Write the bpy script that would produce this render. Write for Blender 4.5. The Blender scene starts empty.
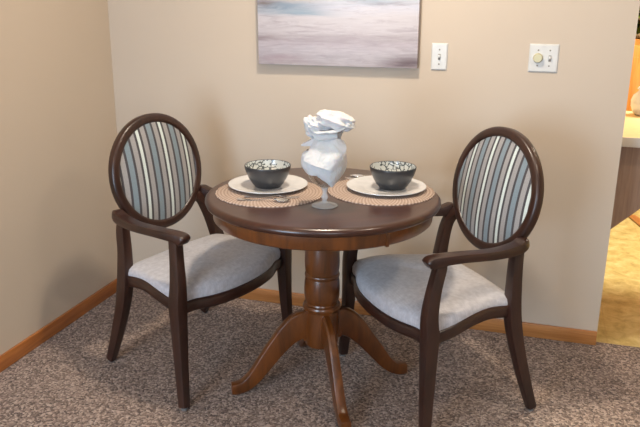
import bpy, bmesh, math, random
from mathutils import Vector, Matrix
random.seed(7)
C = bpy.context.scene.collection
PI = math.pi

# ------------------------------------------------------------------ helpers
def spline(pts, n=8, closed=False):
    """Catmull-Rom through tuples of any length"""
    out = []
    m = len(pts)
    segs = m if closed else m - 1
    for i in range(segs):
        if closed:
            p0, p1, p2, p3 = pts[(i-1) % m], pts[i], pts[(i+1) % m], pts[(i+2) % m]
        else:
            p1, p2 = pts[i], pts[i+1]
            p0 = pts[i-1] if i > 0 else tuple(2*a-b for a, b in zip(p1, p2))
            p3 = pts[i+2] if i+2 < m else tuple(2*b-a for a, b in zip(p1, p2))
        for k in range(n):
            t = k / n
            out.append(tuple(0.5*((2*b) + (-a+c)*t + (2*a-5*b+4*c-d)*t*t + (-a+3*b-3*c+d)*t**3)
                             for a, b, c, d in zip(p0, p1, p2, p3)))
    if not closed:
        out.append(tuple(pts[-1]))
    return out

def finish(name, bm, mat, parent=None, smooth=True, angle=35, loc=None, kind=None):
    bmesh.ops.remove_doubles(bm, verts=bm.verts, dist=1e-6)
    bmesh.ops.recalc_face_normals(bm, faces=bm.faces)
    me = bpy.data.meshes.new(name)
    bm.to_mesh(me); bm.free()
    if smooth:
        me.shade_smooth()
        me.set_sharp_from_angle(angle=math.radians(angle))
    for m in (mat if isinstance(mat, (list, tuple)) else [mat]):
        me.materials.append(m)
    o = bpy.data.objects.new(name, me)
    C.objects.link(o)
    if parent: o.parent = parent
    if loc: o.location = loc
    if kind: o['kind'] = kind
    return o

def thing(name, label, cat, loc=(0, 0, 0), rz=0, group=None):
    o = bpy.data.objects.new(name, None); C.objects.link(o)
    o.location = loc; o.rotation_euler = (0, 0, rz)
    o.empty_display_size = .05
    return tag(o, label, cat, group)

def tag(o, label, cat, group=None):
    o['label'] = label; o['category'] = cat
    if group: o['group'] = group
    return o

def dup(root, loc, rz, label, group=None):
    r = root.copy(); C.objects.link(r); r.location = loc; r.rotation_euler = (0, 0, rz)
    r['label'] = label
    if group: r['group'] = group
    for ch in list(root.children):
        c = ch.copy(); C.objects.link(c); c.parent = r
        for g in list(ch.children):
            d = g.copy(); C.objects.link(d); d.parent = c
    return r

def add_box(bm, lo, hi, bevel=0, seg=2):
    b2 = bmesh.new()
    bmesh.ops.create_cube(b2, size=1)
    lo, hi = Vector(lo), Vector(hi)
    for v in b2.verts:
        v.co = Vector([(lo[i]+hi[i])/2 + v.co[i]*(hi[i]-lo[i]) for i in range(3)])
    if bevel:
        bmesh.ops.bevel(b2, geom=b2.edges[:], offset=bevel, segments=seg, profile=.5, affect='EDGES')
    join(bm, b2)

def join(bm, b2, mtx=None, mat=0):
    mp = {}
    for v in b2.verts:
        mp[v] = bm.verts.new(mtx @ v.co if mtx else v.co)
    for f in b2.faces:
        try:
            nf = bm.faces.new([mp[v] for v in f.verts]); nf.material_index = mat or f.material_index
        except ValueError: pass
    b2.free()

def lathe(bm, prof, n=48, center=(0, 0, 0), cap=True):
    cx, cy, cz = center
    rings = []
    for r, z in prof:
        if r < 1e-6:
            rings.append([bm.verts.new((cx, cy, cz+z))])
        else:
            rings.append([bm.verts.new((cx+r*math.cos(2*PI*k/n), cy+r*math.sin(2*PI*k/n), cz+z)) for k in range(n)])
    for a, b in zip(rings[:-1], rings[1:]):
        for k in range(n):
            k2 = (k+1) % n
            q = [a[k % len(a)], a[k2 % len(a)], b[k2 % len(b)], b[k % len(b)]]
            u = []
            for v in q:
                if v not in u: u.append(v)
            if len(u) > 2: bm.faces.new(u)
    if cap:
        for ring in (rings[0], rings[-1]):
            if len(ring) > 2:
                try: bm.faces.new(ring)
                except ValueError: pass

def sweep(bm, path, ref, nprof=16, expo=4.0, closed=False, cap=True, tipround=0):
    """path: list of (x,y,z,w,h); w measured along side = tangent x ref, h along the other axis"""
    P = [Vector(p[:3]) for p in path]
    N = len(P)
    rings = []
    for i in range(N):
        if closed: t = P[(i+1) % N] - P[(i-1) % N]
        else: t = P[min(i+1, N-1)] - P[max(i-1, 0)]
        t.normalize()
        r = Vector(ref(i)) if callable(ref) else Vector(ref)
        s = t.cross(r).normalized()
        u = s.cross(t).normalized()
        w, h = path[i][3]/2, path[i][4]/2
        ring = []
        for k in range(nprof):
            a = 2*PI*(k+.5)/nprof
            c, sn = math.cos(a), math.sin(a)
            q = (abs(c)**expo + abs(sn)**expo)**(-1/expo)
            ring.append(bm.verts.new(P[i] + s*(w*c*q) + u*(h*sn*q)))
        rings.append(ring)
    pairs = list(zip(rings[:-1], rings[1:])) + ([(rings[-1], rings[0])] if closed else [])
    for a, b in pairs:
        for k in range(nprof):
            k2 = (k+1) % nprof
            bm.faces.new([a[k], a[k2], b[k2], b[k]])
    if cap and not closed:
        bm.faces.new(rings[0]); bm.faces.new(rings[-1])

# ------------------------------------------------------------------ materials
def srgb(r, g, b):
    f = lambda c: (c/255/12.92) if c/255 <= .04045 else ((c/255+.055)/1.055)**2.4
    return (f(r), f(g), f(b), 1)

class Mat:
    def __init__(self, name):
        self.m = bpy.data.materials.new(name); self.m.use_nodes = True
        self.nt = self.m.node_tree; self.N = self.nt.nodes
        self.b = self.N['Principled BSDF']
    def n(self, typ, **kw):
        nd = self.N.new(typ)
        for k, v in kw.items():
            if k.startswith('i_'):
                key = k[2:]
                key = int(key) if key.isdigit() else key.replace('_', ' ')
                nd.inputs[key].default_value = v
            else: setattr(nd, k, v)
        return nd
    def l(self, a, b): self.nt.links.new(a, b)
    def coord(self, scale=(1, 1, 1), loc=(0, 0, 0), rot=(0, 0, 0)):
        tc = self.n('ShaderNodeTexCoord'); mp = self.n('ShaderNodeMapping')
        mp.inputs['Scale'].default_value = scale; mp.inputs['Location'].default_value = loc
        mp.inputs['Rotation'].default_value = rot
        self.l(tc.outputs['Object'], mp.inputs['Vector'])
        return mp.outputs['Vector']
    def noise(self, vec, scale, detail=3, rough=.55, dist=0):
        nd = self.n('ShaderNodeTexNoise', i_Scale=scale, i_Detail=detail, i_Roughness=rough, i_Distortion=dist)
        self.l(vec, nd.inputs['Vector']); return nd.outputs['Fac']
    def ramp(self, fac, stops, interp='LINEAR'):
        nd = self.n('ShaderNodeValToRGB'); cr = nd.color_ramp; cr.interpolation = interp
        while len(cr.elements) < len(stops): cr.elements.new(.5)
        for e, (p, c) in zip(cr.elements, stops): e.position = p; e.color = c
        self.l(fac, nd.inputs['Fac']); return nd.outputs['Color']
    def mix(self, fac, a, b, mode='MIX'):
        nd = self.n('ShaderNodeMix', data_type='RGBA', blend_type=mode)
        for s, v in ((nd.inputs[0], fac), (nd.inputs[6], a), (nd.inputs[7], b)):
            if hasattr(v, 'default_value'): self.l(v, s)
            else: s.default_value = v
        return nd.outputs[2]
    def math(self, op, a, b=0.0, c=None):
        nd = self.n('ShaderNodeMath', operation=op)
        for s, v in zip(nd.inputs, (a, b, c)):
            if v is None: continue
            if hasattr(v, 'default_value'): self.l(v, s)
            else: s.default_value = v
        return nd.outputs[0]
    def bump(self, h, strength=.3, dist=.002):
        nd = self.n('ShaderNodeBump', i_Strength=strength, i_Distance=dist)
        self.l(h, nd.inputs['Height']); self.l(nd.outputs['Normal'], self.b.inputs['Normal'])
    def set(self, **kw):
        for k, v in kw.items():
            s = self.b.inputs[k.replace('_', ' ')]
            if hasattr(v, 'default_value'): self.l(v, s)
            else: s.default_value = v
        return self.m

def plain(name, col, rough=.5, **kw):
    M = Mat(name); v = M.coord()
    f = M.noise(v, 30, 2)
    c = M.ramp(f, [(.3, tuple(x*.95 for x in col[:3])+(1,)), (.7, tuple(min(1, x*1.04) for x in col[:3])+(1,))])
    return M.set(Base_Color=c, Roughness=rough, **kw)

def wood(name, dark, light, rough=.3, scale=(3, 3, 40), coat=.3, axis_rot=(0, 0, 0)):
    M = Mat(name); v = M.coord(scale, rot=axis_rot)
    f = M.noise(v, 1.6, 5, .6, .6)
    c = M.ramp(f, [(.25, dark), (.72, light)])
    M.set(Base_Color=c, Roughness=rough, Coat_Weight=coat, Coat_Roughness=.2)
    return M.m

def wall_mat(name, col):
    M = Mat(name); v = M.coord()
    f = M.noise(v, 1.1, 2)
    c = M.ramp(f, [(.3, tuple(x*.97 for x in col[:3])+(1,)), (.7, tuple(x*1.02 for x in col[:3])+(1,))])
    h = M.noise(v, 220, 3)
    M.bump(h, .12, .001)
    return M.set(Base_Color=c, Roughness=.75)

m_wall = wall_mat('wall_paint', srgb(195, 180, 163))
m_ceil = wall_mat('ceiling_paint', srgb(226, 221, 212))
m_kwall = wall_mat('kitchen_wall_paint', srgb(214, 190, 150))

def carpet_mat():
    M = Mat('carpet'); v = M.coord()
    vo = M.n('ShaderNodeTexVoronoi', i_Scale=135.0, i_Randomness=1.0)
    M.l(v, vo.inputs['Vector'])
    sep = M.n('ShaderNodeSeparateColor'); M.l(vo.outputs['Color'], sep.inputs[0])
    n1 = M.noise(v, 75, 3, .7)
    f = M.math('ADD', M.math('MULTIPLY', sep.outputs[0], .7), M.math('MULTIPLY', n1, .3))
    c = M.ramp(f, [(.18, srgb(64, 50, 45)), (.34, srgb(106, 88, 79)), (.55, srgb(136, 117, 107)), (.80, srgb(182, 163, 151))])
    big = M.noise(v, 5, 3)
    c = M.mix(M.math('MULTIPLY', big, .35), c, srgb(120, 101, 90))
    hgt = M.math('SUBTRACT', M.math('MULTIPLY', n1, .6), vo.outputs['Distance'])
    M.bump(hgt, .5, .005)
    return M.set(Base_Color=c, Roughness=.95, Sheen_Weight=.15)
m_carpet = carpet_mat()

def vinyl_mat():
    M = Mat('vinyl_floor'); v = M.coord((1, 1, 1))
    n1 = M.noise(v, 14, 5, .65, .5); n2 = M.noise(v, 3, 3)
    c = M.ramp(n1, [(.3, srgb(158, 140, 84)), (.5, srgb(192, 174, 114)), (.7, srgb(214, 200, 146))])
    br = M.n('ShaderNodeTexBrick', i_Scale=1.0); br.offset = 0
    M.l(v, br.inputs['Vector'])
    for k, val in (('Mortar Size', .004), ('Brick Width', .3), ('Row Height', .3)): br.inputs[k].default_value = val
    c = M.mix(M.math('MULTIPLY', br.outputs['Fac'], .3), c, srgb(170, 140, 90))
    return M.set(Base_Color=c, Roughness=.35)
m_vinyl = vinyl_mat()

m_oak = wood('honey_oak', srgb(150, 92, 44), srgb(196, 136, 78), .4, (2, 40, 40), .2)
m_oak_y = wood('honey_oak_side', srgb(150, 84, 34), srgb(190, 122, 62), .4, (40, 2, 40), .2)
m_oak_v = wood('kitchen_oak', srgb(190, 106, 30), srgb(228, 150, 62), .4, (30, 30, 2), .2)
m_panelwood = wood('brown_panel', srgb(138, 108, 88), srgb(172, 142, 118), .5, (40, 40, 2), .1)
m_chairwood = wood('walnut_chair', srgb(34, 18, 13), srgb(58, 32, 23), .36, (8, 8, 3), .2)
m_top = wood('dark_tabletop', srgb(44, 22, 15), srgb(68, 37, 26), .28, (3, 26, 8), .25)
m_cherry = wood('cherry_table', srgb(62, 31, 9), srgb(114, 62, 22), .28, (16, 16, 3), .4)

def seat_mat():
    M = Mat('pale_seat_fabric'); v = M.coord()
    ch = M.n('ShaderNodeTexChecker', i_Scale=150.0); M.l(M.coord((1, 1, .02), rot=(0, 0, .78)), ch.inputs['Vector'])
    n = M.noise(v, 60, 3)
    c = M.ramp(n, [(.3, srgb(168, 165, 170)), (.7, srgb(192, 190, 194))])
    c = M.mix(M.math('MULTIPLY', ch.outputs['Fac'], .22), c, srgb(160, 152, 152))
    M.bump(M.math('ADD', ch.outputs['Fac'], n), .25, .001)
    return M.set(Base_Color=c, Roughness=.9, Sheen_Weight=.3)
m_seat = seat_mat()

def stripe_mat(phase):
    M = Mat('striped_back_fabric')
    tc = M.n('ShaderNodeTexCoord'); sp = M.n('ShaderNodeSeparateXYZ'); M.l(tc.outputs['Object'], sp.inputs[0])
    per = .123
    t = M.math('FRACT', M.math('ADD', M.math('DIVIDE', sp.outputs['X'], per), 10 - phase/per))
    blue, taupe, mint, dark = srgb(118, 132, 140), srgb(146, 143, 142), srgb(196, 205, 200), srgb(62, 58, 62)
    g = .085
    st = []
    # mint centred on 0 (wraps), then taupe, blue, taupe
    edges = [(0, mint), (.10-g/2, dark), (.10+g/2, taupe), (.36-g/2, dark), (.36+g/2, blue), (.64-g/2, dark), (.64+g/2, taupe),
             (.90-g/2, dark), (.90+g/2, mint)]
    c = M.ramp(t, edges, 'CONSTANT')
    v = M.coord((1, 1, 1)); n = M.noise(v, 350, 2)
    c = M.mix(.18, c, M.ramp(n, [(.35, (.25, .25, .25, 1)), (.65, (.8, .8, .8, 1))]), 'OVERLAY')
    M.bump(n, .2, .0006)
    return M.set(Base_Color=c, Roughness=.75, Sheen_Weight=.15)

m_rubber = plain('grey_glide', srgb(110, 108, 106), .4)
m_white = plain('white_plate_plastic', srgb(205, 205, 203), .35)
m_china = plain('white_china', srgb(208, 208, 210), .16, Coat_Weight=.5)
m_charcoal = plain('charcoal_glaze', srgb(50, 51, 54), .33, Coat_Weight=.3)
m_chrome = Mat('polished_steel').set(Base_Color=(.78, .76, .74, 1), Metallic=1.0, Roughness=.18)
m_brass = Mat('pale_brass_knob').set(Base_Color=srgb(206, 196, 160), Metallic=.55, Roughness=.3)
m_slot = plain('grey_switch_slot', srgb(130, 126, 120), .5)

def crackle_mat():
    M = Mat('crackle_glaze'); v = M.coord((1, 1, 1))
    d = M.noise(v, 40, 2)
    vv = M.n('ShaderNodeVectorMath', operation='ADD'); M.l(v, vv.inputs[0])
    cm = M.n('ShaderNodeCombineXYZ'); dm = M.math('MULTIPLY', d, .02)
    for i in range(3): M.l(dm, cm.inputs[i])
    M.l(cm.outputs[0], vv.inputs[1])
    vo = M.n('ShaderNodeTexVoronoi', feature='DISTANCE_TO_EDGE', i_Scale=62.0); M.l(vv.outputs[0], vo.inputs['Vector'])
    n = M.noise(v, 45, 3)
    k = M.math('MULTIPLY', M.math('LESS_THAN', vo.outputs['Distance'], .10), M.math('GREATER_THAN', n, .46))
    c = M.mix(k, srgb(198, 202, 200), srgb(84, 90, 92))
    return M.set(Base_Color=c, Roughness=.25, Coat_Weight=.3)
m_crackle = crackle_mat()

def mat_weave():
    M = Mat('woven_mat'); v = M.coord()
    sp = M.n('ShaderNodeSeparateXYZ'); M.l(v, sp.inputs[0])
    r = M.math('SQRT', M.math('ADD', M.math('MULTIPLY', sp.outputs[0], sp.outputs[0]), M.math('MULTIPLY', sp.outputs[1], sp.outputs[1])))
    a = M.math('ARCTAN2', sp.outputs[1], sp.outputs[0])
    ring = M.math('MULTIPLY', r, 1/.0120)
    fr = M.math('FRACT', ring)
    ang = M.math('MULTIPLY', a, 84)
    ph = M.math('ADD', M.math('MULTIPLY', M.math('FLOOR', ring), 3.8), M.math('MULTIPLY', fr, 1.4))
    s = M.math('SINE', M.math('ADD', ang, ph))
    e = M.math('SINE', M.math('MULTIPLY', fr, PI))
    h = M.math('MULTIPLY', M.math('ADD', M.math('MULTIPLY', s, .5), .5), e)
    n = M.noise(v, 160, 2)
    f = M.math('ADD', M.math('MULTIPLY', h, .7), M.math('MULTIPLY', n, .3))
    c = M.ramp(f, [(.1, srgb(132, 111, 99)), (.45, srgb(166, 146, 133)), (.8, srgb(192, 173, 159))])
    M.bump(f, .4, .003)
    return M.set(Base_Color=c, Roughness=.85)
m_mat = mat_weave()

def napkin_mat():
    M = Mat('white_linen'); v = M.coord()
    n = M.noise(v, 26, 2, .5, 1.2); M.bump(n, .55, .012)
    return M.set(Base_Color=srgb(196, 195, 197), Roughness=.85, Sheen_Weight=.2,
                 Subsurface_Weight=.1)
m_napkin = napkin_mat()
def glass_mat(name='clear_glass', sparkle=0):
    M = Mat(name)
    tr = M.n('ShaderNodeBsdfTransparent'); tr.inputs[0].default_value = (.99, .99, .99, 1)
    gl = M.n('ShaderNodeBsdfGlossy'); gl.inputs['Roughness'].default_value = .06
    lw = M.n('ShaderNodeLayerWeight', i_Blend=.2)
    f = M.math('ADD', M.math('MULTIPLY', lw.outputs['Fresnel'], .5), .03)
    mx = M.n('ShaderNodeMixShader'); M.l(f, mx.inputs[0]); M.l(tr.outputs[0], mx.inputs[1]); M.l(gl.outputs[0], mx.inputs[2])
    if sparkle:
        df = M.n('ShaderNodeBsdfDiffuse'); df.inputs[0].default_value = (.8, .8, .8, 1)  # pale diffuse mixed in, painting the sparkle of light on stem and foot
        m2 = M.n('ShaderNodeMixShader', i_0=sparkle); M.l(mx.outputs[0], m2.inputs[1]); M.l(df.outputs[0], m2.inputs[2]); mx = m2
    M.l(mx.outputs[0], M.N['Material Output'].inputs['Surface'])
    return M.m
m_glass = glass_mat(); m_glass_foot = glass_mat('painted_sparkle_glass', .34)

def paint_mat(W, H):
    """abstract seascape, object coords: x 0..W, z 0..H"""
    M = Mat('abstract_painting')
    tc = M.n('ShaderNodeTexCoord')
    sp = M.n('ShaderNodeSeparateXYZ'); M.l(tc.outputs['Object'], sp.inputs[0])
    mp = M.n('ShaderNodeMapping'); mp.inputs['Scale'].default_value = (2.2, 1, 16); M.l(tc.outputs['Object'], mp.inputs['Vector'])
    n1 = M.noise(mp.outputs['Vector'], 1.6, 6, .65, .8)
    mp2 = M.n('ShaderNodeMapping'); mp2.inputs['Scale'].default_value = (6, 1, 70); M.l(tc.outputs['Object'], mp2.inputs['Vector'])
    n2 = M.noise(mp2.outputs['Vector'], 1.5, 4, .7, .4)
    z = M.math('ADD', sp.outputs['Z'], M.math('MULTIPLY', M.math('SUBTRACT', n1, .5), .07))
    c = M.ramp(M.math('DIVIDE', z, H), [
        (0.0, srgb(176, 164, 166)), (.07, srgb(180, 172, 177)), (.12, srgb(188, 180, 186)), (.20, srgb(184, 173, 180)),
        (.255, srgb(176, 166, 170)), (.29, srgb(194, 186, 190)), (.42, srgb(198, 192, 196)), (.50, srgb(196, 196, 208)),
        (.60, srgb(178, 188, 198)), (.68, srgb(196, 182, 168)), (.8, srgb(190, 200, 206)), (1.0, srgb(150, 176, 190))])
    streak = M.ramp(n2, [(.42, (0, 0, 0, 1)), (.62, (1, 1, 1, 1))])
    c = M.mix(M.math('MULTIPLY', streak, .35), c, srgb(214, 209, 212))
    mp3 = M.n('ShaderNodeMapping'); mp3.inputs['Scale'].default_value = (5, 1, 45); mp3.inputs['Location'].default_value = (3, 0, 7); M.l(tc.outputs['Object'], mp3.inputs['Vector'])
    n3 = M.noise(mp3.outputs['Vector'], 1.3, 5, .7, .9)
    c = M.mix(M.math('MULTIPLY', M.ramp(n3, [(.50, (0, 0, 0, 1)), (.68, (1, 1, 1, 1))]), .55), c, srgb(160, 148, 156))
    def blob(c, x0, z0, sx, sz, col, amt, warp=.05):
        xx = M.math('DIVIDE', M.math('SUBTRACT', sp.outputs['X'], x0), sx)
        zz = M.math('DIVIDE', M.math('SUBTRACT', z, z0), sz)
        d = M.math('ADD', M.math('MULTIPLY', xx, xx), M.math('MULTIPLY', zz, zz))
        k = M.math('MULTIPLY', M.math('POWER', 2.718, M.math('MULTIPLY', d, -1.0)), amt)
        k = M.math('MULTIPLY', k, M.math('ADD', .55, M.math('MULTIPLY', n1, .9)))
        k = M.n('ShaderNodeClamp').outputs[0] if False else M.math('MINIMUM', k, 1.0)
        return M.mix(k, c, col)
    c = M.mix(.05, c, (0, 0, 0, 1))
    c = blob(c, .12, .25, .16, .026, srgb(112, 134, 152), .9)
    c = blob(c, .20, .225, .12, .014, srgb(136, 156, 172), .8)
    c = blob(c, .03, .262, .06, .016, srgb(112, 92, 84), .8)
    c = blob(c, .20, .295, .12, .022, srgb(190, 166, 148), .8)
    c = blob(c, .50, .290, .10, .018, srgb(140, 156, 174), .75)
    c = blob(c, .58, .265, .10, .010, srgb(120, 120, 132), .6)
    c = blob(c, .69, .022, .10, .018, srgb(104, 88, 94), .95)
    c = blob(c, .10, .03, .10, .018, srgb(166, 142, 150), .6)
    c = blob(c, .02, .115, .07, .010, srgb(130, 112, 116), .7)
    c = blob(c, .35, .115, .25, .010, srgb(166, 154, 160), .6)
    M.bump(n2, .3, .001)
    return M.set(Base_Color=c, Roughness=.5)

# ------------------------------------------------------------------ setting
XR = 2.347
def struct(name, bm, mat, smooth=False):
    return finish(name, bm, mat, None, smooth, kind='structure')

def boxstruct(name, lo, hi, mat, bevel=0):
    bm = bmesh.new(); add_box(bm, lo, hi, bevel); return struct(name, bm, mat)

boxstruct('floor', (0, -5, -.05), (5, .03, 0), m_carpet)
boxstruct('floor_kitchen', (0, .03, -.05), (5, 4, -.002), m_vinyl)
boxstruct('ceiling', (-.1, -5.1, 2.44), (5.1, 4.1, 2.5), m_ceil)
boxstruct('wall_back', (0, 0, 0), (XR, .12, 2.44), m_wall)
boxstruct('wall_left', (-.1, -5.1, -.05), (0, 4.1, 2.44), m_wall)
boxstruct('wall_right', (5, -5.1, -.05), (5.1, 4.1, 2.44), m_wall)
boxstruct('wall_rear', (0, -5.1, -.05), (5, -5, 2.44), m_wall)
boxstruct('wall_kitchen', (0, 4, -.05), (5, 4.1, 2.44), m_kwall)
boxstruct('wall_return', (XR-.12, .12, 0), (XR, 1.45, 2.44), m_kwall)

def baseboard(name, lo, hi, mat):
    bm = bmesh.new(); add_box(bm, lo, hi, .004, 2)
    return finish(name, bm, mat, None, True, 40, kind='structure')
baseboard('baseboard_back', (0.0135, -.013, 0), (XR, 0, .066), m_oak)
baseboard('baseboard_left', (0, -5, 0), (.013, 0, .066), m_oak_y)

# ------------------------------------------------------------------ wall things
def painting():
    x0, x1, z0, H, d = .776, 1.497, 1.176, .50, .033
    W = x1-x0
    t = thing('painting', 'wide unframed abstract canvas in lavender, white and blue hung on the beige wall', 'painting', (x0, 0, z0))
    t.rotation_euler = (0, math.radians(-.5), 0)
    bm = bmesh.new(); add_box(bm, (0, -d, 0), (W, -.012, H), .003)
    finish('canvas', bm, paint_mat(W, H), t, True)
    bm = bmesh.new()
    for lo, hi in (((.01, -.012, .01), (W-.01, 0, .05)), ((.01, -.012, H-.05), (W-.01, 0, H-.01)),
                   ((.01, -.012, .05), (.05, 0, H-.05)), ((W-.05, -.012, .05), (W-.01, 0, H-.05))):
        add_box(bm, lo, hi)
    finish('stretcher_frame', bm, m_oak, t, False)
painting()

def plate_bm(w, h):
    bm = bmesh.new()
    b2 = bmesh.new(); bmesh.ops.create_cube(b2, size=1)
    for v in b2.verts:
        k = 1 if v.co.y > 0 else .90
        v.co = Vector((v.co.x*w*(k if k == 1 else (w-.012)/w), -.0035+v.co.y*.007, v.co.z*h*(1 if k == 1 else (h-.012)/h)))
    bmesh.ops.bevel(b2, geom=b2.edges[:], offset=.0012, segments=2, affect='EDGES')
    join(bm, b2); return bm

def screw(parent, x, z):
    bm = bmesh.new()
    lathe(bm, [(0, 0), (.0034, 0), (.0034, .0012), (.0022, .0018), (0, .0018)], 14)
    for v in bm.verts: v.co = Vector((v.co.x+x, -.007-v.co.z, v.co.y+z))
    finish('screw', bm, m_slot, parent)

def toggle(parent, x, z=0):
    bm = bmesh.new(); add_box(bm, (x-.0052, -.0076, z-.0125), (x+.0052, -.0066, z+.0125), .0004)
    finish('toggle_slot', bm, m_slot, parent)
    bm = bmesh.new(); add_box(bm, (x-.0042, -.018, z-.002), (x+.0042, -.006, z+.009), .0015)
    finish('toggle_lever', bm, m_white, parent)

t = thing('light_switch', 'white single toggle light switch plate beside the painting', 'light switch', (1.585, 0, 1.2325))
finish('cover_plate', plate_bm(.071, .115), m_white, t); toggle(t, 0, 0); screw(t, 0, .03); screw(t, 0, -.03)
t = thing('dimmer_switch', 'wide white double switch plate with a round dimmer knob and a toggle', 'light switch', (2.009, 0, 1.2405))
finish('cover_plate', plate_bm(.119, .116), m_white, t)
for sx in (-.023, .023): screw(t, sx, .032); screw(t, sx, -.030)
toggle(t, .024, 0)
bm = bmesh.new(); lathe(bm, [(0, 0), (.0195, 0), (.0190, .006), (.017, .014), (.0155, .0165), (0, .0165)], 32)
for v in bm.verts: v.co = Vector((v.co.x-.0225, -.007-v.co.z, v.co.y+.001))
finish('dimmer_knob', bm, m_brass, t)

# ------------------------------------------------------------------ table
TC = (1.278, -.69)
ZT = .785
def table():
    t = thing('pedestal_table', 'round dark wood pedestal dining table standing between the two armchairs', 'table', (TC[0], TC[1], 0), math.radians(31))
    R = .430
    bm = bmesh.new()
    lathe(bm, [(0, .752), (R-.03, .752), (R-.012, .755), (R-.003, .761), (R, .768), (R-.001, .775), (R-.006, .781), (R-.014, .7845), (R-.022, .785), (0, .785)], 128)
    finish('tabletop', bm, m_top, t, True, 50)
    bm = bmesh.new()
    lathe(bm, [(R-.045, .703), (R-.033, .703), (R-.028, .708), (R-.028, .752), (R-.045, .752), (R-.045, .703)], 128, cap=False)
    finish('apron', bm, m_cherry, t, True, 50)
    # small seam block where the two apron halves meet
    for s in (0, 1):
        a0 = math.radians(-73 + 180*s)
        bm = bmesh.new(); add_box(bm, (R-.036, -.006, .7005), (R-.0245, .006, .7525), .0015)
        bmesh.ops.rotate(bm, verts=bm.verts, matrix=Matrix.Rotation(a0, 3, 'Z'))
        finish('seam_block', bm, m_cherry, t, True, 40)
    bm = bmesh.new()
    prof = [(0, .178), (.056, .178), (.062, .182), (.065, .19), (.066, .24), (.066, .325), (.070, .331), (.0735, .338), (.0735, .344), (.070, .350),
            (.062, .353), (.060, .358), (.064, .365), (.0675, .385), (.0685, .41), (.067, .44), (.0635, .459), (.0655, .463), (.067, .469), (.0655, .475),
            (.0625, .478), (.0655, .50), (.0665, .525), (.065, .56), (.061, .60), (.055, .64), (.050, .675), (.052, .69), (.085, .70), (.085, .752), (0, .752)]
    lathe(bm, prof, 64)
    finish('pedestal', bm, m_cherry, t, True, 32)
    for k in range(4):
        bm = bmesh.new()
        path = spline([(.045, 0, .258, .036, .130), (.085, 0, .262, .037, .118), (.13, 0, .235, .037, .096), (.18, 0, .180, .037, .078), (.23, 0, .115, .038, .066),
                       (.268, 0, .066, .039, .056), (.303, 0, .037, .040, .050), (.334, 0, .0275, .041, .048), (.357, 0, .0265, .041, .043)], 5)
        sweep(bm, path, (0, 0, 1), 20, 6)
        zmin = min(v.co.z for v in bm.verts)
        for v in bm.verts:
            if v.co.z < .004: v.co.z = max(v.co.z, .0015)
            if v.co.x > .315:
                q = (v.co.x-.315)/.045
                v.co.y *= 1-.12*q*q
        bmesh.ops.rotate(bm, verts=bm.verts, matrix=Matrix.Rotation(k*PI/2, 3, 'Z'))
        o = finish('leg', bm, m_cherry, t, True, 40)
        bv = o.modifiers.new('bevel', 'BEVEL'); bv.width = .003; bv.segments = 2; bv.limit_method = 'ANGLE'
table()

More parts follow.
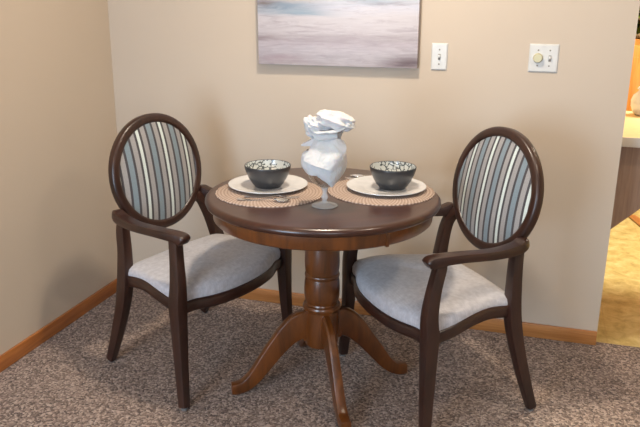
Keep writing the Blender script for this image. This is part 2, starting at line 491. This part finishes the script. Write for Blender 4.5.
# ------------------------------------------------------------------ chairs
def make_chair(d, loc, rz, label, feet, phase):
    t = thing('dining_armchair', label, 'chair', (loc[0], loc[1], 0), rz, 'oval back dining armchairs')
    T = d['tilt']; rx, rzz = d['rx']-.019, d['rz']-.019
    oy, oz = d['oy'], d['oz']
    def ov(u, w, off=0):     # point in the tilted oval plane; off = towards the front
        return (u, -oy - w*math.sin(T) + off*math.cos(T), oz + w*math.cos(T) + off*math.sin(T))
    # oval frame
    bm = bmesh.new(); path = []
    for k in range(72):
        a = 2*PI*k/72
        x, y, z = ov(rx*math.cos(a), rzz*math.sin(a))
        path.append((x, y, z, .0385, .037))
    sweep(bm, path, (0, math.cos(T), math.sin(T)), 16, 4.5, closed=True)
    finish('back_frame', bm, m_chairwood, t, True, 50)
    # upholstered oval pad (origin on the oval's plane so that the stripes run along the back)
    bm = bmesh.new(); NA, NR = 64, 10
    rin_x, rin_z = rx-.014, rzz-.014
    def dome(sgn):
        c = bm.verts.new((0, sgn*.032, 0)); prev = None
        for r in range(1, NR+1):
            q = r/NR; hgt = sgn*(.012 + .020*(1-q**2.6))
            ring = [bm.verts.new((rin_x*q*math.cos(2*PI*k/NA), hgt, rin_z*q*math.sin(2*PI*k/NA))) for k in range(NA)]
            for k in range(NA):
                k2 = (k+1) % NA
                if prev is None: bm.faces.new([c, ring[k], ring[k2]])
                else: bm.faces.new([prev[k], ring[k], ring[k2], prev[k2]])
            prev = ring
        return prev
    a, b = dome(1), dome(-1)
    for k in range(NA): bm.faces.new([a[k], a[(k+1) % NA], b[(k+1) % NA], b[k]])
    pad = finish('backrest', bm, stripe_mat(phase), t, True, 60)
    pad.location = (0, -oy, oz); pad.rotation_euler = (T, 0, 0)
    pad['label'] = 'oval striped fabric back pad'
    # legs
    for s in (1, -1):
        fx_, fy_ = feet[('r', s)]
        bx, by, ex, ey = d['bx'], d['by'], d['ex'], d['ey']
        pe = ov(s*(rx-.001)*math.cos(math.radians(-16)), rzz*math.sin(math.radians(-16)), -.004)
        pm = ov(s*(rx-.001)*math.cos(math.radians(-34)), rzz*math.sin(math.radians(-34)), -.006)
        fxa = abs(fx_)
        path = spline([(s*fxa, fy_, .012, .033, .033),
                       (s*(bx+(fxa-bx)*.62), -by+(fy_+by)*.62, .13, .040, .040),
                       (s*(bx+(fxa-bx)*.24), -by+(fy_+by)*.22, .27, .046, .047),
                       (s*bx, -by, .385, .049, .052),
                       (s*(bx*.45+ex*.55+.006), -by*.55-ey*.45+.006, .50, .045, .045),
                       (s*(ex+.004), -ey+.003, .60, .041, .041),
                       (pm[0], pm[1], pm[2], .034, .034),
                       (pe[0], pe[1], pe[2], .026, .024)], 6)
        bm = bmesh.new(); sweep(bm, path, (0, 1, .1), 20, 7)
        leg = finish('leg', bm, m_chairwood, t, True, 45)
        bm = bmesh.new(); lathe(bm, [(0, 0), (.011, 0), (.013, .003), (.013, .010), (.009, .014), (0, .014)], 18, (fx_, fy_, 0))
        finish('foot_glide', bm, m_rubber, leg)['label'] = 'grey foot glide'
        gx, gy = feet[('f', s)]
        cx, cy, dx, dy, za = d['cx'], d['cy'], d['dx'], d['dy'], d['za']
        path = spline([(gx, gy, .012, .034, .034), (s*cx*.6+gx*.4, cy*.6+gy*.4, .17, .041, .041), (s*cx*.95+gx*.05, cy*.95+gy*.05, .33, .050, .050), (s*cx, cy, .40, .053, .053),
                       (s*(cx-.004), cy+.002, .47, .048, .048), (s*(cx*.55+dx*.45), cy*.55+dy*.45+.004, .55, .042, .042), (s*dx, dy, .615, .040, .041), (s*(dx-.002), dy-.002, za+.006, .040, .042)], 6)
        bm = bmesh.new(); sweep(bm, path, (0, 1, .05), 20, 7)
        leg = finish('leg', bm, m_chairwood, t, True, 45)
        bm = bmesh.new(); lathe(bm, [(0, 0), (.011, 0), (.013, .003), (.013, .010), (.009, .014), (0, .014)], 18, (gx, gy, 0))
        finish('foot_glide', bm, m_rubber, leg)['label'] = 'grey foot glide'
        # arm
        zb = d['zb']
        q0 = ov(s*(rx+.016)*math.cos(math.radians(-30)), rzz*math.sin(math.radians(-30)), -.012)
        path = spline([(s*(ex+.010), -ey-.022, zb+.036, .038, .034),
                       (s*(ex+.016), -ey-.006, zb+.030, .048, .046),
                       (s*(ex+.026), -ey+.036, zb+.020, .050, .040),
                       (s*(ex*.55+dx*.45+.022), -ey*.6+dy*.4, zb*.6+za*.4+.016, .048, .034),
                       (s*(dx+.008), dy-.075, za+.020, .050, .033),
                       (s*(dx+.002), dy-.005, za+.018, .053, .036),
                       (s*(dx-.003), dy+.024, za+.013, .053, .040),
                       (s*(dx-.004), dy+.040, za+.008, .050, .038),
                       (s*(dx-.004), dy+.046, za+.004, .040, .026)], 6)
        bm = bmesh.new(); sweep(bm, path, (0, 0, 1), 20, 5)
        finish('armrest', bm, m_chairwood, t, True, 50)
    # seat outline, used by the rails and the cushion
    fx, fy, bx, by = d['cx'], d['cy'], d['bx'], d['by']
    half = [(0, fy+.062), (.10, fy+.056), (.18, fy+.038), (fx-.075, fy+.012), (fx-.030, fy+.004), (fx-.006, fy-.016), (fx-.002, fy-.045), (fx-.008, fy-.12), (bx+.012, -by+.11),
            (bx+.002, -by+.02), (bx-.012, -by-.006), (bx-.06, -by-.016), (.10, -by-.022), (0, -by-.024)]
    outl = half + [(-x, y) for x, y in half[-2:0:-1]]
    rail = spline(outl, 4, closed=True)
    bm = bmesh.new(); path = []
    for x, y in rail:
        q = (y+by)/(fy+by)                     # 0 rear, 1 front
        side = min(1, max(0, (abs(x)-.2)/.05))
        arch = .024*(1-q)+.024*max(0, math.sin(PI*min(1, max(0, q))))*side
        path.append((x*.975, y*.975, max(.374+arch, .35), .026, .046))
    sweep(bm, path, (0, 0, 1), 14, 5, closed=True)
    finish('seat_frame', bm, m_chairwood, t, True, 45)
    bm = bmesh.new()
    levels = [(.955, .392), (.995, .398), (1.010, .410), (1.010, .430), (.985, .446), (.94, .455), (.86, .463), (.74, .470), (.58, .476), (.4, .480), (.2, .482)]
    n = len(rail); rings = []
    cyc = (fy-by)/2
    for k, z in levels:
        ring = []
        for x, y in rail:
            q = (y+by)/(fy+by); side = min(1, max(0, (abs(x)-.2)/.05))
            arch = (.014*max(0, math.sin(PI*min(1, max(0, q))))*side*(1 if z < .45 else .5)+.020*(1-q)*(1 if z < .42 else .15))
            ring.append(bm.verts.new((x*k*.985, cyc+(y-cyc)*k*.985, z+arch-.006)))
        rings.append(ring)
    for a, b in zip(rings[:-1], rings[1:]):
        for k in range(n): bm.faces.new([a[k], a[(k+1) % n], b[(k+1) % n], b[k]])
    bm.faces.new(rings[0])
    c = bm.verts.new((0, cyc, .4765))
    for k in range(n): bm.faces.new([rings[-1][k], rings[-1][(k+1) % n], c])
    finish('seat', bm, m_seat, t, True, 70)['label'] = 'pale grey upholstered seat cushion'
    return t

dL = {'bx': .2749, 'by': .1592, 'cx': .3184, 'cy': .1756, 'za': .6304, 'dx': .2907, 'dy': .1516, 'zb': .6168, 'ex': .223, 'ey': .2078,
      'oy': .2358, 'oz': .776, 'rx': .243, 'rz': .238, 'tilt': .15}
dR = {'bx': .256, 'by': .1891, 'cx': .3223, 'cy': .1938, 'za': .6335, 'dx': .2897, 'dy': .1517, 'zb': .6145, 'ex': .2243, 'ey': .208,
      'oy': .2547, 'oz': .780, 'rx': .262, 'rz': .238, 'tilt': .175}
# near side of the left chair is local +x, of the right chair local -x
make_chair(dL, (.745, -.6152), -1.8851, 'dark wood oval back armchair in front of the bare corner, left of the table',
           {('r', 1): (.268, -.290), ('r', -1): (-.3194, -.3123), ('f', 1): (.3600, .225), ('f', -1): (-.352, .175)}, -.034)
make_chair(dR, (1.6779, -.5741), 2.2488, 'dark wood oval back armchair below the double switch plate, right of the table',
           {('r', -1): (-.3022, -.2761), ('r', 1): (.3066, -.2845), ('f', -1): (-.335, .200), ('f', 1): (.3456, .2066)}, .030)

# ------------------------------------------------------------------ table setting
def placemat(loc, r, label, rz):
    bm = bmesh.new(); n = 120
    prof = [(0, 0), (1, 0), (1.0, .003), (.985, .005), (0, .005)]
    lathe(bm, [(a*r, z) for a, z in prof], n)
    for v in bm.verts:
        rr = math.hypot(v.co.x, v.co.y)
        if rr > r*.9:
            a = math.atan2(v.co.y, v.co.x); k = 1+.008*math.sin(30*a)
            v.co.x *= k; v.co.y *= k
    o = finish('placemat', bm, m_mat, None, True, 50)
    o.location = loc; o.rotation_euler = (0, 0, rz)
    return tag(o, label, 'placemat', 'round woven placemats')
placemat((1.090, -.7405, ZT), .199, 'round woven tan placemat under the plate before the left armchair', 0)
placemat((1.474, -.592, ZT), .198, 'round woven tan placemat under the plate before the right armchair', .4)
ZM = ZT+.005

def plate(loc, label):
    bm = bmesh.new()
    lathe(bm, [(0, .003), (.078, .003), (.080, 0), (.086, 0), (.088, .003), (.120, .008), (.146, .0125), (.1485, .014), (.1480, .0158), (.143, .0158),
               (.118, .0115), (.098, .0095), (.090, .0070), (.084, .0062), (0, .0062)], 96)
    o = finish('dinner_plate', bm, m_china, None, True, 60); o.location = loc
    return tag(o, label, 'plate', 'white dinner plates')
PLt, PRt = (1.0615, -.684), (1.489, -.571)
plate((*PLt, ZM), 'white dinner plate on the left placemat, with cutlery lying in front of it')
plate((*PRt, ZM), 'white dinner plate on the right placemat, nearest the switch plates')

def bowl(loc, label, rz):
    t = thing('cereal_bowl', label, 'bowl', loc, rz, 'charcoal bowls on the plates')
    bm = bmesh.new()
    R = .0835
    outer = [(.0, .003), (.040, .003), (.042, 0), (.046, 0), (.049, .004), (.058, .013), (.068, .028), (.076, .044), (.081, .058), (.0835, .068), (.0835, .0705), (.082, .0722), (.0800, .0710)]
    lathe(bm, outer, 72, cap=False)
    for v in bm.verts: v.co = Vector((v.co.x*1.035, v.co.y*1.035, v.co.z*1.14))
    finish('bowl_shell', bm, m_charcoal, t, True, 50)['label'] = 'charcoal outside and rim'
    bm = bmesh.new()
    lathe(bm, [(.0800, .0710), (.0785, .060), (.073, .044), (.064, .028), (.052, .015), (.035, .009), (0, .0075)], 72, cap=False)
    for v in bm.verts: v.co = Vector((v.co.x*1.035, v.co.y*1.035, v.co.z*1.14))
    finish('bowl_lining', bm, m_crackle, t, True, 60)['label'] = 'white lining with black crackle pattern'
bowl((1.064, -.693, ZM+.0062), 'charcoal bowl with crackle patterned inside, on the left plate', 0)
bowl((1.511, -.566, ZM+.0062), 'charcoal bowl with crackle patterned inside, on the right plate', 1.3)

def cut_path(pts, half):      # mirror outline from list of (x, halfwidth)
    return [(x, w) for x, w in pts] + [(x, -w) for x, w in reversed(pts)]

def strip_mesh(prof, zf, th=.0018):
    """flat metal piece: prof (x, halfwidth); zf(x) height"""
    bm = bmesh.new(); rows = []
    for x, w in prof:
        z = zf(x)
        rows.append([bm.verts.new((x, y, zz)) for y, zz in ((-w, z+th*.3), (-w*.5, z), (0, z-.0002), (w*.5, z), (w, z+th*.3), (w, z+th*1.1), (w*.5, z+th), (0, z+th), (-w*.5, z+th), (-w, z+th*1.1))])
    for a, b in zip(rows[:-1], rows[1:]):
        for k in range(10): bm.faces.new([a[k], a[(k+1) % 10], b[(k+1) % 10], b[k]])
    bm.faces.new(rows[0]); bm.faces.new(rows[-1])
    return bm

def zprof(x):   # spoon and fork side profile
    if x < .06: return .004*math.exp(-(x/.03)**2)
    if x < .125: return .0008+.007*math.sin(PI*(x-.06)/.13)**2
    return .0008+.007*math.sin(PI*(.125-.06)/.13)**2*max(0, 1-((x-.125)/.025))

def spoon(loc, rz, label, group):
    t = thing('spoon', label, 'spoon', loc, rz, group)
    prof = spline([(0, .003), (.004, .008), (.03, .0078), (.07, .005), (.11, .003), (.135, .0032)], 5)
    finish('spoon_handle', strip_mesh(prof, zprof), m_chrome, t, True, 50)
    bm = bmesh.new(); n = 28
    L, Wd, dep = .029, .0195, .007
    rings = []
    for q, dz in ((0, 0), (.3, .0006), (.6, .0024), (.85, .0050), (1, .0072)):
        rings.append([bm.verts.new((.159+L*q*math.cos(2*PI*k/n), Wd*q*math.sin(2*PI*k/n)*(1-.12*math.cos(2*PI*k/n)), .0008+dz)) for k in range(n)] if q else [bm.verts.new((.159, 0, .0008))])
    for a, b in zip(rings[:-1], rings[1:]):
        for k in range(n):
            if len(a) == 1: bm.faces.new([a[0], b[k], b[(k+1) % n]])
            else: bm.faces.new([a[k], b[k], b[(k+1) % n], a[(k+1) % n]])
    o = finish('spoon_bowl', bm, m_chrome, t, True, 70)
    sd = o.modifiers.new('solid', 'SOLIDIFY'); sd.thickness = .0012; sd.offset = 1
    return t

def fork(loc, rz, label, group):
    t = thing('fork', label, 'fork', loc, rz, group)
    prof = spline([(0, .003), (.004, .008), (.03, .0078), (.07, .005), (.11, .003), (.128, .004), (.138, .0115), (.150, .012)], 5)
    finish('fork_handle', strip_mesh(prof, zprof), m_chrome, t, True, 50)
    for k in range(4):
        y = (k-1.5)*.0064
        bm = bmesh.new()
        sweep(bm, [(.148, y, .0024, .0034, .0016), (.165, y, .0016, .003, .0016), (.185, y, .003, .0025, .0015), (.198, y, .0055, .0012, .001)], (0, 0, 1), 8, 3)
        finish('tine', bm, m_chrome, t)
    return t
spoon((1.022, -.890, ZM), math.radians(12), 'silver spoon on the left placemat, close to the table edge', 'spoons')
fork((1.034, -.852, ZM), math.radians(17), 'silver fork on the left placemat, between spoon and plate', 'forks')
ang = math.radians(12+180)
spoon((1.500, -.402, ZM), math.radians(191), 'silver spoon tip peeking out behind the right plate, nearer the wall', 'spoons')
fork((1.498, -.437, ZM), math.radians(191), 'silver fork tip peeking out behind the right plate, nearer the goblet', 'forks')

# goblet
GB = (1.330, -.846)
def goblet():
    t = thing('goblet', 'clear stemmed water goblet holding the white napkin in the middle of the table', 'goblet', (*GB, ZT))
    bm = bmesh.new()
    lathe(bm, [(0, 0), (.040, 0), (.0445, .0015), (.0445, .004), (.036, .0075), (.020, .012), (.010, .017), (.0075, .022), (.010, .027), (.0125, .033), (.010, .040), (.0075, .046),
               (.008, .055), (.011, .062), (.013, .0665), (0, .0665)], 48)
    finish('stem_and_foot', bm, m_glass_foot, t, True, 60)
    bm = bmesh.new()
    lathe(bm, [(0, .0655), (.013, .066), (.030, .074), (.048, .092), (.060, .115), (.065, .140), (.0645, .165), (.0615, .185), (.0605, .186), (.0600, .185), (.063, .165), (.0635, .140), (.0586, .116), (.0466, .0935), (.029, .076), (.012, .0695), (0, .069)], 64)
    finish('goblet_bowl', bm, m_glass, t, True, 60)
goblet()

def napkin():
    rnd = random.Random(3)
    bm = bmesh.new(); n = 96
    # stuffed body following the inside of the goblet, neck, and folded crown: (z, rx, ry, ox, oy, ripple)
    secs = [(.080, .005, .005, .028, 0, 0), (.088, .014, .014, .026, 0, .04), (.098, .027, .028, .020, 0, .05), (.116, .047, .048, .010, 0, .05), (.140, .0600, .0585, .0, 0, .03),
            (.165, .0600, .0585, .001, 0, .03), (.182, .0565, .054, .003, 0, .05), (.198, .047, .045, .008, 0, .10), (.215, .039, .037, .012, 0, .14),
            (.232, .036, .034, .014, 0, .16), (.248, .039, .036, .012, 0, .14), (.262, .047, .042, .010, 0, .12)]
    S = spline(secs, 4)
    rings = []
    for z, rx, ry, ox, oy, rp in S:
        ring = []
        for k in range(n):
            a = 2*PI*k/n
            w = 1+rp*(math.sin(7*a+z*20)*.6+math.sin(11*a-z*35+1)*.4)
            ring.append(bm.verts.new((ox+rx*w*math.cos(a), oy+ry*w*math.sin(a), z)))
        rings.append(ring)
    for a, b in zip(rings[:-1], rings[1:]):
        for k in range(n): bm.faces.new([a[k], a[(k+1) % n], b[(k+1) % n], b[k]])
    bm.faces.new(rings[0]); bm.faces.new(rings[-1])

    def sheet(grid, th=.0022):
        """grid of 3-tuples (rows of equal length), smoothed, with thickness"""
        rows = [spline(r, 6) for r in grid]
        cols = list(zip(*rows)); cols = [spline(list(c), 6) for c in cols]
        G = list(zip(*cols))
        b2 = bmesh.new()
        V = [[b2.verts.new(p) for p in r] for r in G]
        for i in range(len(V)-1):
            for j in range(len(V[0])-1):
                b2.faces.new([V[i][j], V[i+1][j], V[i+1][j+1], V[i][j+1]])
        bmesh.ops.recalc_face_normals(b2, faces=b2.faces)
        r = bmesh.ops.solidify(b2, geom=b2.faces[:], thickness=th)
        join(bm, b2)

    def puff(center, rad, rot, amp=.1, sq=2.6, f=(3, 5, 4)):
        """soft folded pillow of cloth"""
        b2 = bmesh.new(); bmesh.ops.create_uvsphere(b2, u_segments=40, v_segments=24, radius=1)
        for v in b2.verts:
            x, y, z = v.co
            q = (abs(x)**sq+abs(y)**sq+abs(z)**sq)**(-1/sq)
            w = 1+amp*(math.sin(f[0]*x*2+y)+math.sin(f[1]*y*2+z*2)+math.sin(f[2]*z*2+x*3))*.4
            v.co = Vector((x*q*w*rad[0], y*q*w*rad[1], z*q*w*rad[2]))
        M = Matrix.Translation(center) @ Matrix.Rotation(rot[2], 4, 'Z') @ Matrix.Rotation(rot[1], 4, 'Y') @ Matrix.Rotation(rot[0], 4, 'X')
        join(bm, b2, M)
    # crown: a broad rolled fold tilting down to the right, with a smaller roll under it at its left
    puff((.034, -.008, .300), (.062, .046, .027), (0, .20, .1), .16, 3.0, (4, 6, 5))
    puff((-.006, -.014, .287), (.050, .040, .020), (.2, .06, .5), .16, 2.6, (5, 4, 6))
    puff((.078, -.012, .292), (.026, .030, .013), (0, .35, -.2), .14, 2.2)
    # lobe of cloth at the left of the crown
    puff((-.050, -.010, .283), (.021, .034, .029), (0, -.25, .2), .16, 2.4, (4, 5, 3))
    puff((-.040, -.020, .258), (.018, .026, .018), (0, .3, 0), .16, 2.2)
    # draped front edges of the crown, one below the other
    sheet([[(-.040, -.042, .296), (-.014, -.056, .276), (.020, -.062, .274), (.056, -.052, .282), (.094, -.030, .297)],
           [(-.040, -.052, .277), (-.012, -.068, .264), (.022, -.066, .268), (.054, -.060, .270), (.088, -.038, .287)],
           [(-.030, -.042, .268), (-.010, -.052, .257), (.020, -.054, .260), (.048, -.046, .264), (.076, -.030, .280)]], .003)
    sheet([[(-.030, -.040, .268), (-.006, -.052, .262), (.024, -.052, .262), (.050, -.036, .266)],
           [(-.036, -.044, .256), (-.008, -.062, .244), (.022, -.056, .250), (.054, -.044, .252)],
           [(-.028, -.038, .244), (-.006, -.050, .236), (.022, -.050, .238), (.048, -.034, .244)]], .003)
    # small pointed wing at the left of the neck
    b2 = bmesh.new()
    P = [(-.026, -.030, .250), (-.040, -.026, .236), (-.080, -.020, .214), (-.076, -.020, .210), (-.040, -.026, .214), (-.026, -.034, .216)]
    A = [b2.verts.new((x, y-.004, z)) for x, y, z in P]; B = [b2.verts.new((x, y+.022, z+.002)) for x, y, z in P]
    b2.faces.new(A); b2.faces.new(B)
    for k in range(6): b2.faces.new([A[k], A[(k+1) % 6], B[(k+1) % 6], B[k]])
    join(bm, b2)
    # folded flap over the front of the glass: from the neck down to a slanting hem with a pointed right corner
    sheet([[(-.028, -.036, .240), (-.004, -.048, .247), (.022, -.044, .245), (.050, -.034, .246), (.066, -.014, .238)],
           [(-.038, -.054, .212), (-.010, -.068, .216), (.018, -.060, .212), (.050, -.052, .218), (.080, -.026, .222)],
           [(-.048, -.072, .186), (-.018, -.088, .184), (.014, -.084, .178), (.050, -.078, .182), (.082, -.040, .204)],
           [(-.052, -.078, .174), (-.018, -.098, .166), (.016, -.096, .157), (.048, -.086, .150), (.070, -.054, .168)]], .0045)
    # second layer over the left rim, bulging out
    sheet([[(-.018, -.042, .206), (-.042, -.046, .202), (-.060, -.024, .198), (-.062, .008, .196)],
           [(-.022, -.070, .184), (-.052, -.058, .184), (-.074, -.028, .182), (-.074, .008, .180)],
           [(-.024, -.074, .150), (-.056, -.060, .148), (-.077, -.026, .146), (-.076, .008, .148)],
           [(.000, -.072, .124), (-.034, -.064, .122), (-.062, -.028, .124), (-.070, .004, .130)]], .003)
    # outer layer hanging over the right front, closing to a point low on the glass
    sheet([[(-.030, -.064, .180), (.006, -.072, .178), (.040, -.064, .180), (.068, -.036, .190), (.072, .006, .196)],
           [(-.026, -.074, .150), (.008, -.082, .146), (.042, -.071, .146), (.070, -.036, .150), (.076, .006, .156)],
           [(-.004, -.071, .120), (.020, -.074, .114), (.042, -.066, .112), (.061, -.036, .116), (.066, .004, .122)],
           [(.030, -.052, .092), (.036, -.052, .084), (.042, -.048, .083), (.047, -.036, .092), (.050, -.010, .100)]], .003)
    o = finish('napkin', bm, m_napkin, None, True, 50)
    o.location = (*GB, ZT); 
    tag(o, 'white cloth napkin folded into a blossom and stuffed in the goblet', 'napkin')
napkin()

# ------------------------------------------------------------------ kitchen beyond the opening
t = thing('breakfast_counter', 'cream kitchen counter with pale edge past the end of the wall', 'counter', (XR+.004, .2, 0))
bm = bmesh.new(); add_box(bm, (0, .005, .858), (1.1, .80, .90), .004)
m_ctop = plain('cream_laminate', srgb(222, 196, 148), .3)
m_cedge = plain('pale_counter_edge', srgb(204, 196, 186), .4)
finish('countertop', bm, m_ctop, t, True, 40)
bm = bmesh.new(); add_box(bm, (0, 0, .858), (1.1, .006, .90), .002)
finish('counter_edge', bm, m_cedge, t, True, 40)
bm = bmesh.new()
pts = [(0, .425), (.13, .552), (.42, .858), (0, .858)]
f = [bm.verts.new((x, .09, z)) for x, z in pts]; b = [bm.verts.new((x, .115, z)) for x, z in pts]
bm.faces.new(f); bm.faces.new(b)
for k in range(4): bm.faces.new([f[k], f[(k+1) % 4], b[(k+1) % 4], b[k]])
finish('support_panel', bm, m_panelwood, t, False)
bm = bmesh.new(); lathe(bm, [(0, 0), (.05, 0), (.05, .012), (.03, .02), (.03, .838), (.05, .846), (.05, .858), (0, .858)], 28, (1.02, .40, -.002))
finish('support_post', bm, m_chrome, t, True, 40)

bm = bmesh.new()
lathe(bm, [(0, 0), (.040, 0), (.052, .012), (.066, .045), (.068, .075), (.058, .102), (.040, .118), (.036, .126), (.040, .132), (0, .132)], 48)
t = thing('lidded_jar', 'round white lidded jar on the kitchen counter', 'jar', (2.525, .88, .90))
finish('jar_body', bm, m_china, t, True, 50)
bm = bmesh.new(); lathe(bm, [(0, .132), (.043, .132), (.042, .139), (.030, .148), (.010, .153), (.009, .158), (.012, .164), (.008, .170), (0, .171)], 40)
finish('lid', bm, m_china, t, True, 50)

# oak kitchen cabinet
t = thing('kitchen_cabinet', 'tall honey oak cabinet standing in the kitchen behind the counter', 'cabinet', (2.47, 2.45, 0))
bm = bmesh.new(); add_box(bm, (0, .02, 0), (1.3, .55, 1.19), .003)
finish('carcass', bm, m_oak_v, t, True, 40)
for k in range(3):
    x0 = .03+k*.425
    bm = bmesh.new()
    add_box(bm, (x0, 0, .1), (x0+.39, .02, 1.15), .004)
    add_box(bm, (x0+.06, -.006, .18), (x0+.33, .001, 1.07), .005)
    dr = finish('door', bm, m_oak_v, t, True, 40)
    bm = bmesh.new(); lathe(bm, [(0, 0), (.006, 0), (.006, .012), (.014, .020), (.012, .027), (0, .029)], 20)
    for v in bm.verts: v.co = Vector((v.co.x+x0+.36, -v.co.z, v.co.y+.75))
    finish('knob', bm, m_brass, dr)

m_leaf = plain('leaf_green', srgb(120, 136, 48), .5)
m_flower = plain('orange_blossom', srgb(226, 150, 50), .6)
m_pot = plain('terracotta_pot', srgb(176, 104, 62), .7)
t = thing('potted_plant', 'leafy green plant with orange blossoms on top of the oak cabinet', 'plant', (2.72, 2.64, 1.19))
bm = bmesh.new(); lathe(bm, [(0, 0), (.055, 0), (.075, .10), (.082, .10), (.082, .125), (.072, .125), (.070, .11), (0, .11)], 36)
finish('pot', bm, m_pot, t, True, 40)
bm = bmesh.new(); rr = random.Random(5); tips = []
for k in range(220):
    a = rr.uniform(0, 2*PI); el = rr.uniform(-.7, 1.2); L = rr.uniform(.09, .21)
    base = Vector((0, 0, .13)) + Vector((math.cos(a)*math.cos(el), math.sin(a)*math.cos(el), math.sin(el)))*rr.uniform(.02, .13)
    d = Vector((math.cos(a)*math.cos(el), math.sin(a)*math.cos(el), math.sin(el)))
    s = d.cross(Vector((0, 0, 1))).normalized(); up = s.cross(d)
    prev = None
    for i in range(6):
        q = i/5; w = .022*math.sin(PI*(q*.92+.06))
        p = base + d*L*q + up*(.02*math.sin(q*PI)) - Vector((0, 0, .03*q*q))
        p.z = max(p.z, .03)
        row = (bm.verts.new(p-s*w), bm.verts.new(p-up*.004), bm.verts.new(p+s*w))
        if prev:
            bm.faces.new([prev[0], prev[1], row[1], row[0]]); bm.faces.new([prev[1], prev[2], row[2], row[1]])
        prev = row
finish('foliage', bm, m_leaf, t, True, 80)
bm = bmesh.new()
for k in range(26):
    a = rr.uniform(0, 2*PI); r = rr.uniform(.02, .19); c = Vector((r*math.cos(a), r*math.sin(a), rr.uniform(.25, .36)-r*.4))
    for j in range(6):
        b = 2*PI*j/6
        p = [c, c+Vector((math.cos(b-.4)*.014, math.sin(b-.4)*.014, .006)), c+Vector((math.cos(b)*.024, math.sin(b)*.024, .010)), c+Vector((math.cos(b+.4)*.014, math.sin(b+.4)*.014, .006))]
        bm.faces.new([bm.verts.new(x) for x in p])
finish('blossoms', bm, m_flower, t, True, 80)

bm = bmesh.new(); add_box(bm, (0, -.03, -.004), (2.15, .03, .010), .003)
o = finish('trim_kitchen', bm, m_oak, None, True, 40, kind='structure'); o.location = (2.70, 2.16, 0); o.rotation_euler = (0, 0, math.radians(-76))

# ------------------------------------------------------------------ light
def area(name, loc, target, size, power, col, size_y=None, shape='DISK'):
    L = bpy.data.lights.new(name, 'AREA'); L.energy = power; L.color = col
    L.shape = shape; L.size = size
    if size_y: L.size_y = size_y
    o = bpy.data.objects.new(name, L); C.objects.link(o); o.location = loc
    o.rotation_euler = (Vector(target)-Vector(loc)).to_track_quat('-Z', 'Y').to_euler()
    return o
WARM = (1.0, .86, .68)
area('ceiling_lamp', (1.36, -.86, 2.42), (1.36, -.86, 0), .18, 29, WARM)
area('hall_ceiling_lamp', (2.6, -1.2, 2.42), (2.6, -1.2, 0), .24, 11, WARM)
area('window_daylight', (.12, -4.0, 1.05), (2.3, -.1, .35), 2.0, 150, (.58, .78, 1.0), 1.6, 'RECTANGLE')
area('rear_window_daylight', (2.8, -4.95, 1.4), (1.4, 0, .4), 1.6, 52, (.74, .88, 1.0), 1.3, 'RECTANGLE')
L = bpy.data.lights.new('lounge_lamp', 'POINT'); L.energy = 16; L.color = (1.0, .58, .20); L.shadow_soft_size = .15
o = bpy.data.objects.new('lounge_lamp', L); C.objects.link(o); o.location = (.75, -2.9, 2.15)
area('kitchen_ceiling_lamp', (3.1, 1.5, 2.42), (3.1, 1.5, 0), .6, 100, (1.0, .92, .74))
w = bpy.data.worlds.new('room_world'); bpy.context.scene.world = w; w.use_nodes = True
w.node_tree.nodes['Background'].inputs[0].default_value = (.8, .85, .9, 1)
w.node_tree.nodes['Background'].inputs[1].default_value = .2

# ------------------------------------------------------------------ camera (fitted to the photograph)
f, pi_, ya, ro, cx, cy, H = 732.86, .2963, .2885, .0091, 2.0067, -3.1816, 1.5
fw = Vector((-math.sin(ya)*math.cos(pi_), math.cos(ya)*math.cos(pi_), -math.sin(pi_)))
r = fw.cross(Vector((0, 0, 1))).normalized(); u = r.cross(fw)
r2 = r*math.cos(ro)+u*math.sin(ro); u2 = -r*math.sin(ro)+u*math.cos(ro)
cam = bpy.data.cameras.new('camera'); co = bpy.data.objects.new('camera', cam); C.objects.link(co)
cam.sensor_width = 36; cam.lens = f*36/640
M = Matrix((r2, u2, -fw)).transposed().to_4x4(); M.translation = (cx, cy, H)
co.matrix_world = M
sc = bpy.context.scene
sc.camera = co
sc.view_settings.view_transform = 'Standard'
sc.view_settings.exposure = 0
